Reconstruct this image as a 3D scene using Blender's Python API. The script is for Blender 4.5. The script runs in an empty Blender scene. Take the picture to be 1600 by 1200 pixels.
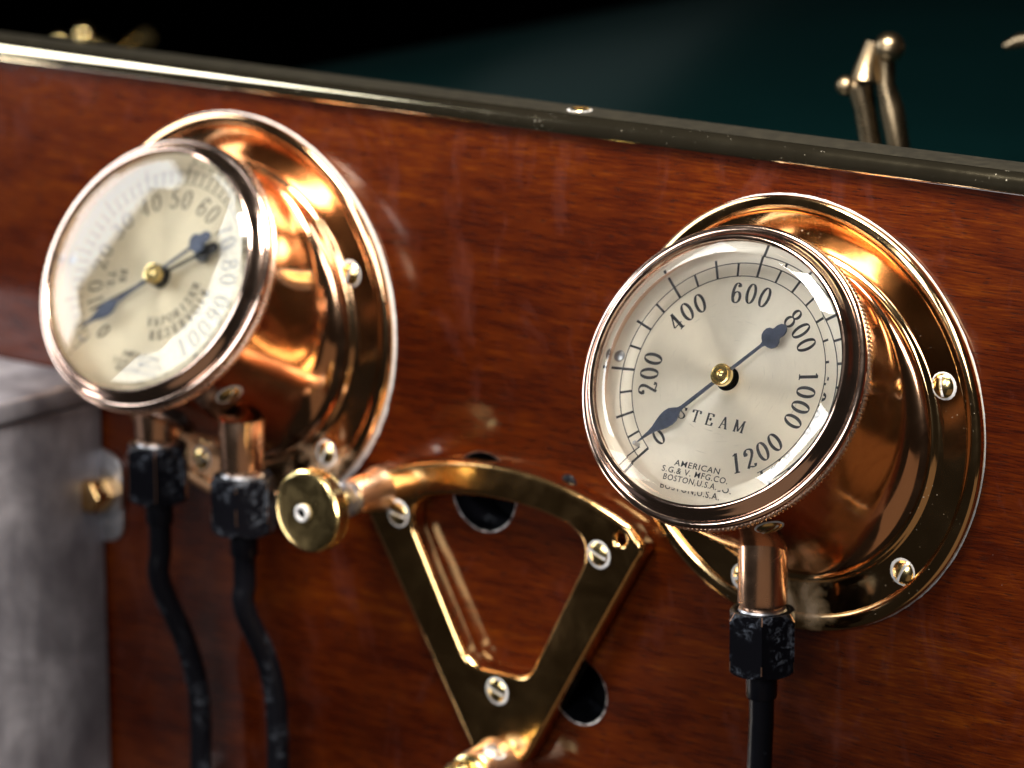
import bpy, bmesh, math, random
from mathutils import Vector, Matrix
random.seed(7)
S = bpy.context.scene
COL = S.collection
MM = 0.001

# ------------------------------------------------------------------ camera
cam_d = bpy.data.cameras.new("camera")
cam = bpy.data.objects.new("camera", cam_d)
COL.objects.link(cam)
RX = Vector((0.77801, 0.62823, -0.00524))
UP = Vector((-0.14062, 0.18225, 0.97314))
BK = Vector((0.61231, -0.75638, 0.23013))
M = Matrix((RX, UP, BK)).transposed().to_4x4()
M.translation = Vector((772.475, -1101.084, 327.541)) * MM
cam.matrix_world = M
cam_d.sensor_width = 36.0
cam_d.lens = 150.2
cam_d.clip_start = 0.02
cam_d.clip_end = 60
cam_d.dof.use_dof = True
cam_d.dof.focus_distance = 1.335
cam_d.dof.aperture_fstop = 9.0
S.camera = cam

# ------------------------------------------------------------------ world, lamps, exposure
W = bpy.data.worlds.new("World")
S.world = W
W.use_nodes = True
bg = W.node_tree.nodes["Background"]
bg.inputs[0].default_value = (1.0, 0.86, 0.72, 1)
bg.inputs[1].default_value = 0.012

def area(name, loc, target, sx, sy, energy, col=(1, 1, 1), shape='RECTANGLE', spread=180):
    d = bpy.data.lights.new(name, 'AREA')
    d.shape = shape
    d.size = sx
    d.size_y = sy
    d.energy = energy
    d.color = col
    d.spread = math.radians(spread)
    o = bpy.data.objects.new(name, d)
    COL.objects.link(o)
    o.location = loc
    v = Vector(target) - Vector(loc)
    o.rotation_euler = v.to_track_quat('-Z', 'Y').to_euler()
    return o

T0 = (-0.1, 0, 0.0)
area("softbox_key", (0.00, -0.23, 0.62), (-0.10, 0, 0.10), 0.44, 0.18, 19.5, (1.0, 0.93, 0.82))
area("softbox_side", (-1.30, -0.60, 0.47), (-0.24, 0, 0.0), 0.46, 0.90, 10, (0.92, 0.96, 1.0))
def strip(name, loc, target, long_axis, sx, sy, energy, col=(1, 1, 1)):
    o = area(name, loc, target, sx, sy, energy, col)
    z = (Vector(loc) - Vector(target)).normalized()
    y = Vector(long_axis); y = (y - z * y.dot(z)).normalized()
    x = y.cross(z)
    o.rotation_euler = Matrix((x, y, z)).transposed().to_euler()
    return o
strip("bevel_fill_right", (0.42, -1.42, 0.40), (0.0, 0, 0.0), (0.55, 0, 0.72), 0.26, 0.95, 11)  # added lamp, laid out so the right glass bevel mirrors it white
strip("bevel_fill_left", (-0.20, -1.42, 0.40), (-0.24, 0, 0.0), (0.45, 0, 0.70), 0.22, 0.80, 7)  # added lamp doing the same for the left glass bevel
area("fill_low_left", (-1.02, -0.34, -0.44), (-0.12, 0, -0.08), 0.14, 0.30, 1.8, (1.0, 0.92, 0.86))  # added lamp to brighten the left edge of the bracket
area("fill_low", (0.60, -0.70, -0.95), (-0.05, 0, 0.0), 1.3, 1.1, 0.7, (1.0, 0.66, 0.42))  # added warm fill, gives the lower bezel slopes something to reflect
area("strip_rear", (-3.9, 4.8, 1.42), (-0.25, 0.25, 0.05), 0.42, 1.6, 0.10, (0.85, 1.0, 0.97))

S.view_settings.view_transform = 'Standard'
S.view_settings.look = 'None'
S.view_settings.gamma = 1.0
S.view_settings.exposure = 0.0
S.view_settings.use_curve_mapping = False
cy = S.cycles
cy.use_denoising = True
cy.max_bounces = 14
cy.glossy_bounces = 8
cy.transmission_bounces = 10
cy.caustics_reflective = True
cy.caustics_refractive = True
cy.sample_clamp_indirect = 6.0
cy.blur_glossy = 0.3

# ------------------------------------------------------------------ materials
def new_mat(name):
    m = bpy.data.materials.new(name)
    m.use_nodes = True
    nt = m.node_tree
    return m, nt, nt.nodes["Principled BSDF"]

def nd(nt, typ, **kw):
    n = nt.nodes.new(typ)
    for k, v in kw.items():
        if k.startswith('in_'):
            n.inputs[int(k[3:])].default_value = v
        else:
            setattr(n, k, v)
    return n

def ramp(nt, fac, stops):
    r = nt.nodes.new('ShaderNodeValToRGB')
    e = r.color_ramp.elements
    while len(e) < len(stops):
        e.new(0.5)
    for i, (p, c) in enumerate(stops):
        e[i].position = p
        e[i].color = c if len(c) == 4 else (*c, 1)
    nt.links.new(fac, r.inputs[0])
    return r

def coords(nt, scale=(1, 1, 1), rot=(0, 0, 0), kind='Object'):
    tc = nt.nodes.new('ShaderNodeTexCoord')
    mp = nt.nodes.new('ShaderNodeMapping')
    mp.inputs['Scale'].default_value = scale
    mp.inputs['Rotation'].default_value = rot
    nt.links.new(tc.outputs[kind], mp.inputs[0])
    return mp.outputs[0]

def noise(nt, vec, scale, detail=4, rough=0.55, dist=0.0):
    n = nt.nodes.new('ShaderNodeTexNoise')
    n.inputs['Scale'].default_value = scale
    n.inputs['Detail'].default_value = detail
    n.inputs['Roughness'].default_value = rough
    n.inputs['Distortion'].default_value = dist
    nt.links.new(vec, n.inputs['Vector'])
    return n.outputs['Fac']

def mix_col(nt, fac, a, b):
    m = nt.nodes.new('ShaderNodeMix')
    m.data_type = 'RGBA'
    for sock, v in ((m.inputs[0], fac), (m.inputs[6], a), (m.inputs[7], b)):
        if hasattr(v, 'links') or isinstance(v, bpy.types.NodeSocket):
            nt.links.new(v, sock)
        else:
            sock.default_value = v if not isinstance(v, tuple) or len(v) == 4 else (*v, 1)
    return m.outputs[2]

def math_n(nt, op, a, b=None, clamp=False):
    m = nt.nodes.new('ShaderNodeMath')
    m.operation = op
    m.use_clamp = clamp
    for s, v in ((m.inputs[0], a), (m.inputs[1], b)):
        if v is None:
            continue
        if isinstance(v, bpy.types.NodeSocket):
            nt.links.new(v, s)
        else:
            s.default_value = v
    return m.outputs[0]

def specks(nt, vec, scale, size):
    """sparse dust: dots of uneven size that gather in drifts"""
    v = nt.nodes.new('ShaderNodeTexVoronoi')
    v.inputs['Scale'].default_value = scale
    v.inputs['Randomness'].default_value = 1.0
    nt.links.new(noise_warp(nt, vec, 260, 0.0007), v.inputs['Vector'])
    sep = nt.nodes.new('ShaderNodeSeparateColor')
    nt.links.new(v.outputs['Color'], sep.inputs[0])
    drift = ramp(nt, noise(nt, vec, 38, 4, 0.6), [(0.40, (0.1,) * 3), (0.72, (1.25,) * 3)]).outputs[0]
    lim = math_n(nt, 'MULTIPLY', math_n(nt, 'MULTIPLY', drift, size), math_n(nt, 'ADD', math_n(nt, 'MULTIPLY', sep.outputs[1], 1.1), 0.3))
    d = math_n(nt, 'MULTIPLY', math_n(nt, 'LESS_THAN', v.outputs['Distance'], lim), math_n(nt, 'ADD', math_n(nt, 'MULTIPLY', sep.outputs[2], 0.6), 0.15))
    return math_n(nt, 'MULTIPLY', d, math_n(nt, 'GREATER_THAN', sep.outputs[0], 0.6))

def noise_warp(nt, vec, scale, amt):
    n = nt.nodes.new('ShaderNodeTexNoise')
    n.inputs['Scale'].default_value = scale
    nt.links.new(vec, n.inputs['Vector'])
    sc = nt.nodes.new('ShaderNodeVectorMath')
    sc.operation = 'SCALE'
    sc.inputs['Scale'].default_value = amt
    nt.links.new(n.outputs['Color'], sc.inputs[0])
    ad = nt.nodes.new('ShaderNodeVectorMath')
    nt.links.new(vec, ad.inputs[0])
    nt.links.new(sc.outputs[0], ad.inputs[1])
    return ad.outputs[0]

def metal(name, col, rough=0.12, smudge=0.10, sscale=60, dust=0.0, residue=None, bump=0.0, tarnish=None, film=0.0):
    m, nt, p = new_mat(name)
    p.inputs['Metallic'].default_value = 1.0
    vec = coords(nt)
    n1 = noise(nt, vec, sscale, 6, 0.6, 0.6)
    r = ramp(nt, n1, [(0.30, (rough,) * 3), (0.75, (rough + smudge,) * 3)])
    base = ramp(nt, noise(nt, vec, sscale * 0.5, 3, 0.6), [(0.25, tuple(c * 0.86 for c in col)), (0.75, col)]).outputs[0]
    if tarnish:
        tm = ramp(nt, noise(nt, vec, sscale * 1.2, 8, 0.7, 1.0), [(0.52, (0, 0, 0)), (0.72, (0.8, 0.8, 0.8))])
        base = mix_col(nt, tm.outputs[0], base, tarnish)
    nt.links.new(r.outputs[0], p.inputs['Roughness'])
    met = None
    if dust or residue:
        mask = None
        if dust:
            mask = specks(nt, vec, dust, 0.16)
        if residue:
            # polish residue: patchy, only near one place on the part
            for (cx, cy_, cz, rad, lo, hi, sc) in residue:
                g = nt.nodes.new('ShaderNodeVectorMath')
                g.operation = 'DISTANCE'
                g.inputs[1].default_value = (cx * MM, cy_ * MM, cz * MM)
                tc = nt.nodes.new('ShaderNodeTexCoord')
                nt.links.new(tc.outputs['Object'], g.inputs[0])
                fall = math_n(nt, 'SUBTRACT', 1.0, math_n(nt, 'DIVIDE', g.outputs['Value'], rad * MM), True)
                nn = noise(nt, vec, sc, 6, 0.62, 0.5)
                rr = ramp(nt, math_n(nt, 'MULTIPLY', nn, math_n(nt, 'POWER', fall, 0.6)), [(lo, (0, 0, 0)), (hi, (0.5, 0.5, 0.5))]).outputs[0]
                mask = rr if mask is None else math_n(nt, 'MAXIMUM', mask, rr)
        base = mix_col(nt, mask, base, (0.50, 0.47, 0.44))
        nt.links.new(math_n(nt, 'SUBTRACT', 1.0 - film, mask, True), p.inputs['Metallic'])
    nt.links.new(base, p.inputs['Base Color'])
    if bump:
        b = nt.nodes.new('ShaderNodeBump')
        b.inputs['Strength'].default_value = bump
        b.inputs['Distance'].default_value = 0.0010
        wipe = noise(nt, coords(nt, (900, 900, 70), (0.3, 0.5, 0)), 1.0, 2, 0.5)
        nt.links.new(math_n(nt, 'ADD', noise(nt, vec, 75, 2, 0.45), math_n(nt, 'MULTIPLY', wipe, 0.03)), b.inputs['Height'])
        nt.links.new(b.outputs[0], p.inputs['Normal'])
    return m

def plain(name, col, rough=0.5, metallic=0.0, var=0.25, scale=80, coat=0.0):
    m, nt, p = new_mat(name)
    vec = coords(nt)
    r = ramp(nt, noise(nt, vec, scale, 6, 0.65), [(0.3, tuple(c * (1 - var) for c in col)), (0.75, tuple(min(1, c * (1 + var)) for c in col))])
    nt.links.new(r.outputs[0], p.inputs['Base Color'])
    p.inputs['Roughness'].default_value = rough
    p.inputs['Metallic'].default_value = metallic
    p.inputs['Coat Weight'].default_value = coat
    return m

def wood_mat():
    m, nt, p = new_mat("mahogany")
    tilt = math.radians(-1.2)
    wob = noise(nt, coords(nt, (5, 5, 9)), 1.0, 2, 0.5)
    tc = nt.nodes.new('ShaderNodeTexCoord')
    off = nt.nodes.new('ShaderNodeCombineXYZ')
    nt.links.new(math_n(nt, 'MULTIPLY', math_n(nt, 'SUBTRACT', wob, 0.5), 0.012), off.inputs[2])
    ad = nt.nodes.new('ShaderNodeVectorMath')
    nt.links.new(tc.outputs['Object'], ad.inputs[0])
    nt.links.new(off.outputs[0], ad.inputs[1])
    def mapped(scale):
        mp = nt.nodes.new('ShaderNodeMapping')
        mp.inputs['Scale'].default_value = scale
        mp.inputs['Rotation'].default_value = (0, tilt, 0)
        nt.links.new(ad.outputs[0], mp.inputs[0])
        return mp.outputs[0]
    big = noise(nt, mapped((2.2, 20, 30)), 1.0, 4, 0.55, 0.5)          # broad bands of colour
    streak = noise(nt, mapped((30, 60, 300)), 1.0, 3, 0.6, 0.3)        # short streaks of figure
    fine = noise(nt, mapped((85, 120, 1500)), 1.0, 3, 0.6)              # fibres
    mott = noise(nt, mapped((30, 20, 60)), 1.0, 3, 0.5, 0.8)           # ripple
    t = math_n(nt, 'ADD', math_n(nt, 'MULTIPLY', big, 0.30), math_n(nt, 'ADD', math_n(nt, 'MULTIPLY', streak, 0.22), math_n(nt, 'ADD', math_n(nt, 'MULTIPLY', fine, 0.36), math_n(nt, 'MULTIPLY', mott, 0.14))))
    c = ramp(nt, t, [(0.39, (0.013, 0.0012, 0.0002)), (0.47, (0.031, 0.0036, 0.0002)), (0.55, (0.054, 0.0080, 0.0004)), (0.66, (0.104, 0.0225, 0.0008))])
    base = c.outputs[0]
    vp = mapped((170, 300, 1500))
    pm = ramp(nt, noise(nt, vp, 1.0, 1, 0.4), [(0.61, (0, 0, 0)), (0.67, (0.6, 0.6, 0.6))]).outputs[0]
    base = mix_col(nt, pm, base, (0.016, 0.004, 0.002))
    vh = coords(nt, (26, 26, 15), (0, math.radians(24), 0))
    hz = ramp(nt, noise(nt, vh, 1.0, 8, 0.72, 1.6), [(0.54, (0, 0, 0)), (0.82, (0.15, 0.15, 0.15))]).outputs[0]
    base = mix_col(nt, hz, base, (0.22, 0.085, 0.075))
    vd = coords(nt)
    sp = specks(nt, vd, 340, 0.075)
    base = mix_col(nt, math_n(nt, 'MULTIPLY', sp, 0.5), base, (0.6, 0.45, 0.42))
    nt.links.new(base, p.inputs['Base Color'])
    p.inputs['Roughness'].default_value = 0.5
    p.inputs['Specular IOR Level'].default_value = 0.04
    p.inputs['Coat Weight'].default_value = 1.0
    rr = ramp(nt, noise(nt, vh, 1.6, 5, 0.6, 0.5), [(0.3, (0.075,) * 3), (0.75, (0.14,) * 3)]).outputs[0]
    nt.links.new(rr, p.inputs['Coat Roughness'])
    b = nt.nodes.new('ShaderNodeBump')
    b.inputs['Strength'].default_value = 0.25
    b.inputs['Distance'].default_value = 0.0003
    nt.links.new(math_n(nt, 'SUBTRACT', fine, math_n(nt, 'MULTIPLY', pm, 0.8)), b.inputs['Height'])
    nt.links.new(b.outputs[0], p.inputs['Normal'])
    b2 = nt.nodes.new('ShaderNodeBump')
    b2.inputs['Strength'].default_value = 0.05
    b2.inputs['Distance'].default_value = 0.0003
    nt.links.new(math_n(nt, 'SUBTRACT', streak, math_n(nt, 'MULTIPLY', pm, 0.8)), b2.inputs['Height'])
    nt.links.new(b2.outputs[0], p.inputs['Coat Normal'])
    return m

def dial_mat(name, col, rough):
    """silvered dial turned on a lathe: circular brush marks"""
    m, nt, p = new_mat(name)
    tc = nt.nodes.new('ShaderNodeTexCoord')
    sep = nt.nodes.new('ShaderNodeSeparateXYZ')
    nt.links.new(tc.outputs['UV'], sep.inputs[0])
    u, v = sep.outputs[0], sep.outputs[1]
    rad = math_n(nt, 'SQRT', math_n(nt, 'ADD', math_n(nt, 'MULTIPLY', u, u), math_n(nt, 'MULTIPLY', v, v)))
    cmb = nt.nodes.new('ShaderNodeCombineXYZ')
    nt.links.new(math_n(nt, 'MULTIPLY', rad, 150.0), cmb.inputs[0])
    nt.links.new(math_n(nt, 'MULTIPLY', math_n(nt, 'ARCTAN2', v, u), 1.6), cmb.inputs[1])
    ring = noise(nt, cmb.outputs[0], 1.0, 3, 0.7)
    stain = noise(nt, tc.outputs['UV'], 2.6, 5, 0.6, 0.6)
    c1 = ramp(nt, stain, [(0.3, tuple(c * 0.86 for c in col)), (0.7, col)]).outputs[0]
    c2 = mix_col(nt, math_n(nt, 'MULTIPLY', ring, 0.20), c1, tuple(c * 0.6 for c in col))
    fl = noise(nt, tc.outputs['UV'], 46, 4, 0.6)
    fm = ramp(nt, fl, [(0.72, (0, 0, 0)), (0.77, (0.6, 0.6, 0.6))]).outputs[0]
    c3 = mix_col(nt, fm, c2, (0.20, 0.15, 0.10))
    nt.links.new(c3, p.inputs['Base Color'])
    p.inputs['Metallic'].default_value = 0.46
    nt.links.new(ramp(nt, ring, [(0.2, (rough - 0.08,) * 3), (0.8, (rough + 0.08,) * 3)]).outputs[0], p.inputs['Roughness'])
    p.inputs['Anisotropic'].default_value = 0.85
    tn = nt.nodes.new('ShaderNodeAttribute')
    tn.attribute_name = "tang"
    nt.links.new(tn.outputs['Vector'], p.inputs['Tangent'])
    return m

def zinc_mat():
    m, nt, p = new_mat("zinc_sheet")
    vec = coords(nt)
    n = math_n(nt, 'ADD', math_n(nt, 'MULTIPLY', noise(nt, vec, 26, 7, 0.66, 0.8), 0.6), math_n(nt, 'MULTIPLY', noise(nt, coords(nt, (60, 60, 22)), 1.0, 4, 0.6), 0.4))
    c = ramp(nt, n, [(0.38, (0.10, 0.094, 0.110)), (0.50, (0.17, 0.163, 0.184)), (0.63, (0.29, 0.28, 0.31))])
    nt.links.new(c.outputs[0], p.inputs['Base Color'])
    p.inputs['Metallic'].default_value = 0.4
    r = ramp(nt, noise(nt, vec, 60, 5, 0.6), [(0.3, (0.42,) * 3), (0.7, (0.6,) * 3)])
    nt.links.new(r.outputs[0], p.inputs['Roughness'])
    return m

MATS = {}
MATS['wood'] = wood_mat()
MATS['flange_right'] = metal("polished_bronze", (0.93, 0.62, 0.31), 0.05, 0.11, 55, dust=700, bump=0.10,
                             residue=[(4, -3, -61, 26, 0.34, 0.60, 70)])
MATS['flange_left'] = metal("polished_copper_bronze", (0.93, 0.56, 0.30), 0.07, 0.10, 55, bump=0.10,
                            residue=[(-200 + 243, -3, -48, 24, 0.36, 0.55, 150), (30, -3, -55, 26, 0.40, 0.6, 150)])
MATS['case'] = metal("copper_case", (0.88, 0.50, 0.29), 0.08, 0.12, 45, bump=0.12, tarnish=(0.62, 0.30, 0.17))
MATS['bezel'] = metal("copper_bezel", (0.95, 0.70, 0.58), 0.09, 0.09, 90)
MATS['knurl'] = metal("knurled_copper", (0.90, 0.64, 0.48), 0.22, 0.1, 90)
MATS['stem'] = metal("copper_stem", (0.88, 0.56, 0.38), 0.20, 0.1, 120)
MATS['brass'] = metal("yellow_brass", (0.86, 0.66, 0.30), 0.13, 0.14, 120)
MATS['brass_frame'] = metal("bronze_casting", (0.80, 0.50, 0.21), 0.10, 0.12, 60, bump=0.30, tarnish=(0.45, 0.24, 0.10))
MATS['lug'] = metal("copper_lug", (0.86, 0.54, 0.34), 0.24, 0.14, 100)
MATS['trim'] = metal("brass_trim", (0.80, 0.70, 0.48), 0.06, 0.05, 70, dust=900, film=0.006)
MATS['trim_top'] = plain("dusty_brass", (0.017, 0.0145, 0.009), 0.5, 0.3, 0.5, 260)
MATS['bronze'] = metal("aged_bronze", (0.27, 0.20, 0.12), 0.22, 0.16, 60)
MATS['steel'] = metal("dull_steel", (0.55, 0.55, 0.57), 0.28, 0.2, 200)
MATS['zinc'] = zinc_mat()
MATS['ink'] = plain("black_ink", (0.018, 0.018, 0.022), 0.5, 0, 0.3, 400)
MATS['ink_brown'] = plain("faded_ink", (0.085, 0.066, 0.048), 0.5, 0, 0.3, 400)
MATS['blued'] = plain("blued_steel", (0.075, 0.088, 0.130), 0.36, 0.5, 0.3, 300)
MATS['pointer_shadow'] = plain("pointer_shadow", (0.020, 0.018, 0.018), 0.45, 0.3, 0.3, 300)  # dark tone of the shadow shape under the left pointer
MATS['dark'] = plain("dark_void", (0.003, 0.003, 0.0035), 0.9)
MATS['dark'].node_tree.nodes["Principled BSDF"].inputs['Specular IOR Level'].default_value = 0.0
MATS['residue'] = plain("dried_polish", (0.46, 0.45, 0.45), 0.9, 0, 0.25, 900)
MATS['dial_right'] = dial_mat("silvered_dial", (0.98, 0.89, 0.745), 0.32)
MATS['dial_left'] = dial_mat("yellowed_dial", (0.80, 0.69, 0.49), 0.45)

def black_fitting(name, lo=0.52, amt=0.55):
    m, nt, p = new_mat(name)
    vec = coords(nt)
    n = noise(nt, vec, 330, 8, 0.7, 1.0)
    mk = ramp(nt, n, [(0.50, (0, 0, 0)), (0.72, (amt, amt, amt))]).outputs[0]
    reg = ramp(nt, noise(nt, vec, 70, 2, 0.5), [(lo, (0, 0, 0)), (lo + 0.14, (1, 1, 1))]).outputs[0]
    c = mix_col(nt, math_n(nt, 'MULTIPLY', mk, reg), (0.0035, 0.0035, 0.005), (0.16, 0.18, 0.22))
    # worn edges show brown metal
    gm = nt.nodes.new('ShaderNodeNewGeometry')
    ed = ramp(nt, gm.outputs['Pointiness'], [(0.60, (0, 0, 0)), (0.68, (0.8, 0.8, 0.8))]).outputs[0]
    c = mix_col(nt, ed, c, (0.42, 0.22, 0.14))
    nt.links.new(c, p.inputs['Base Color'])
    p.inputs['Roughness'].default_value = 0.30
    p.inputs['Specular IOR Level'].default_value = 0.09
    return m
MATS['black'] = black_fitting("black_paint")
MATS['black_nut'] = black_fitting("chalky_black_paint", 0.42, 0.8)
MATS['worn'] = metal("worn_edge", (0.42, 0.25, 0.17), 0.3, 0.1, 300)

def green_paint():
    m, nt, p = new_mat("dark_green_paint")
    vec = coords(nt)
    r = ramp(nt, noise(nt, vec, 6, 3), [(0.3, (0.0006, 0.0045, 0.0048)), (0.7, (0.0008, 0.0060, 0.0064))])
    nt.links.new(r.outputs[0], p.inputs['Base Color'])
    p.inputs['Roughness'].default_value = 0.21
    p.inputs['Specular IOR Level'].default_value = 0.4
    return m
MATS['green'] = green_paint()

def glass_mat():
    m, nt, p = new_mat("gauge_glass")
    p.inputs['Base Color'].default_value = (0.985, 0.995, 0.99, 1)
    p.inputs['Transmission Weight'].default_value = 1.0
    p.inputs['IOR'].default_value = 1.6
    vec = coords(nt)
    r = ramp(nt, noise(nt, vec, 40, 4), [(0.4, (0.0,) * 3), (0.9, (0.02,) * 3)])
    nt.links.new(r.outputs[0], p.inputs['Roughness'])
    return m
MATS['glass'] = glass_mat()

# ------------------------------------------------------------------ object helpers (all geometry below is in millimetres)
def thing(name, label, cat, loc, group=None):
    o = bpy.data.objects.new(name, None)
    COL.objects.link(o)
    o.empty_display_size = 0.01
    o.location = Vector(loc) * MM
    o['label'] = label
    o['category'] = cat
    o['thing_mm'] = list(loc)
    if group:
        o['group'] = group
    return o

def origin_of(parent):
    o = parent
    while o is not None and 'thing_mm' not in o.keys():
        o = o.parent
    return Vector(o['thing_mm']) if o is not None else Vector((0, 0, 0))

def link(name, me, mat, parent=None, smooth=True, angle=32):
    if smooth:
        me.polygons.foreach_set('use_smooth', [True] * len(me.polygons))
        me.set_sharp_from_angle(angle=math.radians(angle))
    o = bpy.data.objects.new(name, me)
    COL.objects.link(o)
    if mat is not None:
        me.materials.clear()
        me.materials.append(MATS[mat] if isinstance(mat, str) else mat)
    if parent is not None:
        o.parent = parent
    return o

class MB:
    def __init__(self):
        self.v = []
        self.f = []

    def add(self, verts, faces):
        k = len(self.v)
        self.v += [tuple(x) for x in verts]
        self.f += [tuple(i + k for i in f) for f in faces]

    def lathe(self, prof, C, n, ex, ez, seg=96, cap0=False, cap1=False, rmod=None):
        vs, fs = [], []
        C = Vector(C); n = Vector(n); ex = Vector(ex); ez = Vector(ez)
        for k, (r, d) in enumerate(prof):
            for i in range(seg):
                a = 2 * math.pi * i / seg
                rr = r + (rmod(k, i, r) if rmod else 0)
                vs.append(C + n * d + (ex * math.cos(a) + ez * math.sin(a)) * rr)
        for k in range(len(prof) - 1):
            for i in range(seg):
                j = (i + 1) % seg
                fs.append((k * seg + i, k * seg + j, (k + 1) * seg + j, (k + 1) * seg + i))
        if cap0:
            fs.append(tuple(range(seg))[::-1])
        if cap1:
            b = (len(prof) - 1) * seg
            fs.append(tuple(b + i for i in range(seg)))
        self.add(vs, fs)
        return self

    def box(self, x0, x1, y0, y1, z0, z1):
        v = [(x, y, z) for x in (x0, x1) for y in (y0, y1) for z in (z0, z1)]
        self.add(v, [(0, 1, 3, 2), (4, 6, 7, 5), (0, 4, 5, 1), (2, 3, 7, 6), (0, 2, 6, 4), (1, 5, 7, 3)])
        return self

    def tube(self, pts, rad, seg=24, caps=True):
        pts = [Vector(p) for p in pts]
        rads = rad if isinstance(rad, (list, tuple)) else [rad] * len(pts)
        vs, fs = [], []
        up = None
        for i, p in enumerate(pts):
            t = (pts[min(i + 1, len(pts) - 1)] - pts[max(i - 1, 0)]).normalized()
            if up is None:
                up = t.orthogonal().normalized()
            up = (up - t * up.dot(t)).normalized()
            b = t.cross(up)
            for k in range(seg):
                a = 2 * math.pi * k / seg
                vs.append(p + (up * math.cos(a) + b * math.sin(a)) * rads[i])
        for i in range(len(pts) - 1):
            for k in range(seg):
                l = (k + 1) % seg
                fs.append((i * seg + k, i * seg + l, (i + 1) * seg + l, (i + 1) * seg + k))
        if caps:
            fs.append(tuple(range(seg))[::-1])
            b0 = (len(pts) - 1) * seg
            fs.append(tuple(b0 + k for k in range(seg)))
        self.add(vs, fs)
        return self

    def sphere(self, C, r, n=20, sq=(1, 1, 1)):
        prof = [(max(1e-3, r * math.sin(math.pi * i / n)), -r * math.cos(math.pi * i / n)) for i in range(n + 1)]
        k = len(self.v)
        self.lathe(prof, (0, 0, 0), (0, 0, 1), (1, 0, 0), (0, 1, 0), 28)
        for i in range(k, len(self.v)):
            x, y, z = self.v[i]
            self.v[i] = (C[0] + x * sq[0], C[1] + y * sq[1], C[2] + z * sq[2])
        return self

    def mesh(self, name, parent, fix=True, bevel=0.0):
        L = origin_of(parent)
        me = bpy.data.meshes.new(name)
        me.from_pydata([((v[0] - L[0]) * MM, (v[1] - L[1]) * MM, (v[2] - L[2]) * MM) for v in self.v], [], self.f)
        if fix or bevel:
            bm = bmesh.new()
            bm.from_mesh(me)
            if fix:
                bmesh.ops.remove_doubles(bm, verts=bm.verts, dist=1e-7)
                bmesh.ops.recalc_face_normals(bm, faces=bm.faces)
            if bevel:
                es = [e for e in bm.edges if len(e.link_faces) == 2 and e.calc_face_angle(0) > math.radians(25)]
                bmesh.ops.bevel(bm, geom=es, offset=bevel * MM, segments=3, affect='EDGES', profile=0.5)
            bm.to_mesh(me)
            bm.free()
        me.update()
        return me

    def obj(self, name, mat, parent=None, smooth=True, angle=32, fix=True, bevel=0.0):
        return link(name, self.mesh(name, parent, fix, bevel), mat, parent, smooth, angle)

def curve_plate(name, loops, thick, y_front, parent, mat, bevel=0.0, bevres=3, structure=False):
    """flat plate from outlines in the x,z plane (mm) with holes; front face at y_front, going back by thick"""
    L = origin_of(parent)
    cu = bpy.data.curves.new(name, 'CURVE')
    cu.dimensions = '2D'
    cu.fill_mode = 'BOTH'
    cu.extrude = (thick / 2 - bevel) * MM
    cu.bevel_depth = bevel * MM
    cu.bevel_resolution = bevres
    cu.offset = -bevel * MM
    for lp in loops:
        s = cu.splines.new('POLY')
        s.points.add(len(lp) - 1)
        for pt, (x, z) in zip(s.points, lp):
            pt.co = ((x - L[0]) * MM, (z - L[2]) * MM, 0, 1)
        s.use_cyclic_u = True
    tmp = bpy.data.objects.new(name + "_tmp", cu)
    COL.objects.link(tmp)
    dg = bpy.context.evaluated_depsgraph_get()
    me = bpy.data.meshes.new_from_object(tmp.evaluated_get(dg))
    bpy.data.objects.remove(tmp)
    bpy.data.curves.remove(cu)
    yc = (y_front + thick / 2 - L[1]) * MM
    for v in me.vertices:
        x, y, z = v.co
        v.co = (x, yc - z, y)
    bm = bmesh.new()
    bm.from_mesh(me)
    bmesh.ops.remove_doubles(bm, verts=bm.verts, dist=1e-7)
    bmesh.ops.recalc_face_normals(bm, faces=bm.faces)
    bm.to_mesh(me)
    bm.free()
    me.name = name
    return link(name, me, mat, parent, True, 40)

def circle(cx, cz, r, n=64):
    return [(cx + r * math.cos(2 * math.pi * i / n), cz + r * math.sin(2 * math.pi * i / n)) for i in range(n)]

def rounded_poly(pts, radii, n=10):
    out = []
    m = len(pts)
    for i in range(m):
        p0 = Vector(pts[i - 1]); p = Vector(pts[i]); p1 = Vector(pts[(i + 1) % m])
        r = radii[i] if isinstance(radii, (list, tuple)) else radii
        if r <= 0:
            out.append(tuple(p)); continue
        a = (p0 - p).normalized(); b = (p1 - p).normalized()
        ang = a.angle(b)
        t = min(r / math.tan(ang / 2), (p0 - p).length * 0.49, (p1 - p).length * 0.49)
        q0 = p + a * t; q1 = p + b * t
        for k in range(n + 1):
            s = k / n
            out.append(tuple(q0 * (1 - s) ** 2 + p * 2 * s * (1 - s) + q1 * s * s))
    return out

def frame_of(n):
    n = Vector(n).normalized()
    ex = Vector((1, 0, 0)); ex = (ex - n * ex.dot(n))
    if ex.length < 1e-3:
        ex = Vector((0, 1, 0))
    ex.normalize()
    ez = n.cross(ex)
    if ez.z < 0 or (abs(ez.z) < 1e-6 and ez.y < 0):
        ez = -ez
    return n, ex, ez

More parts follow.
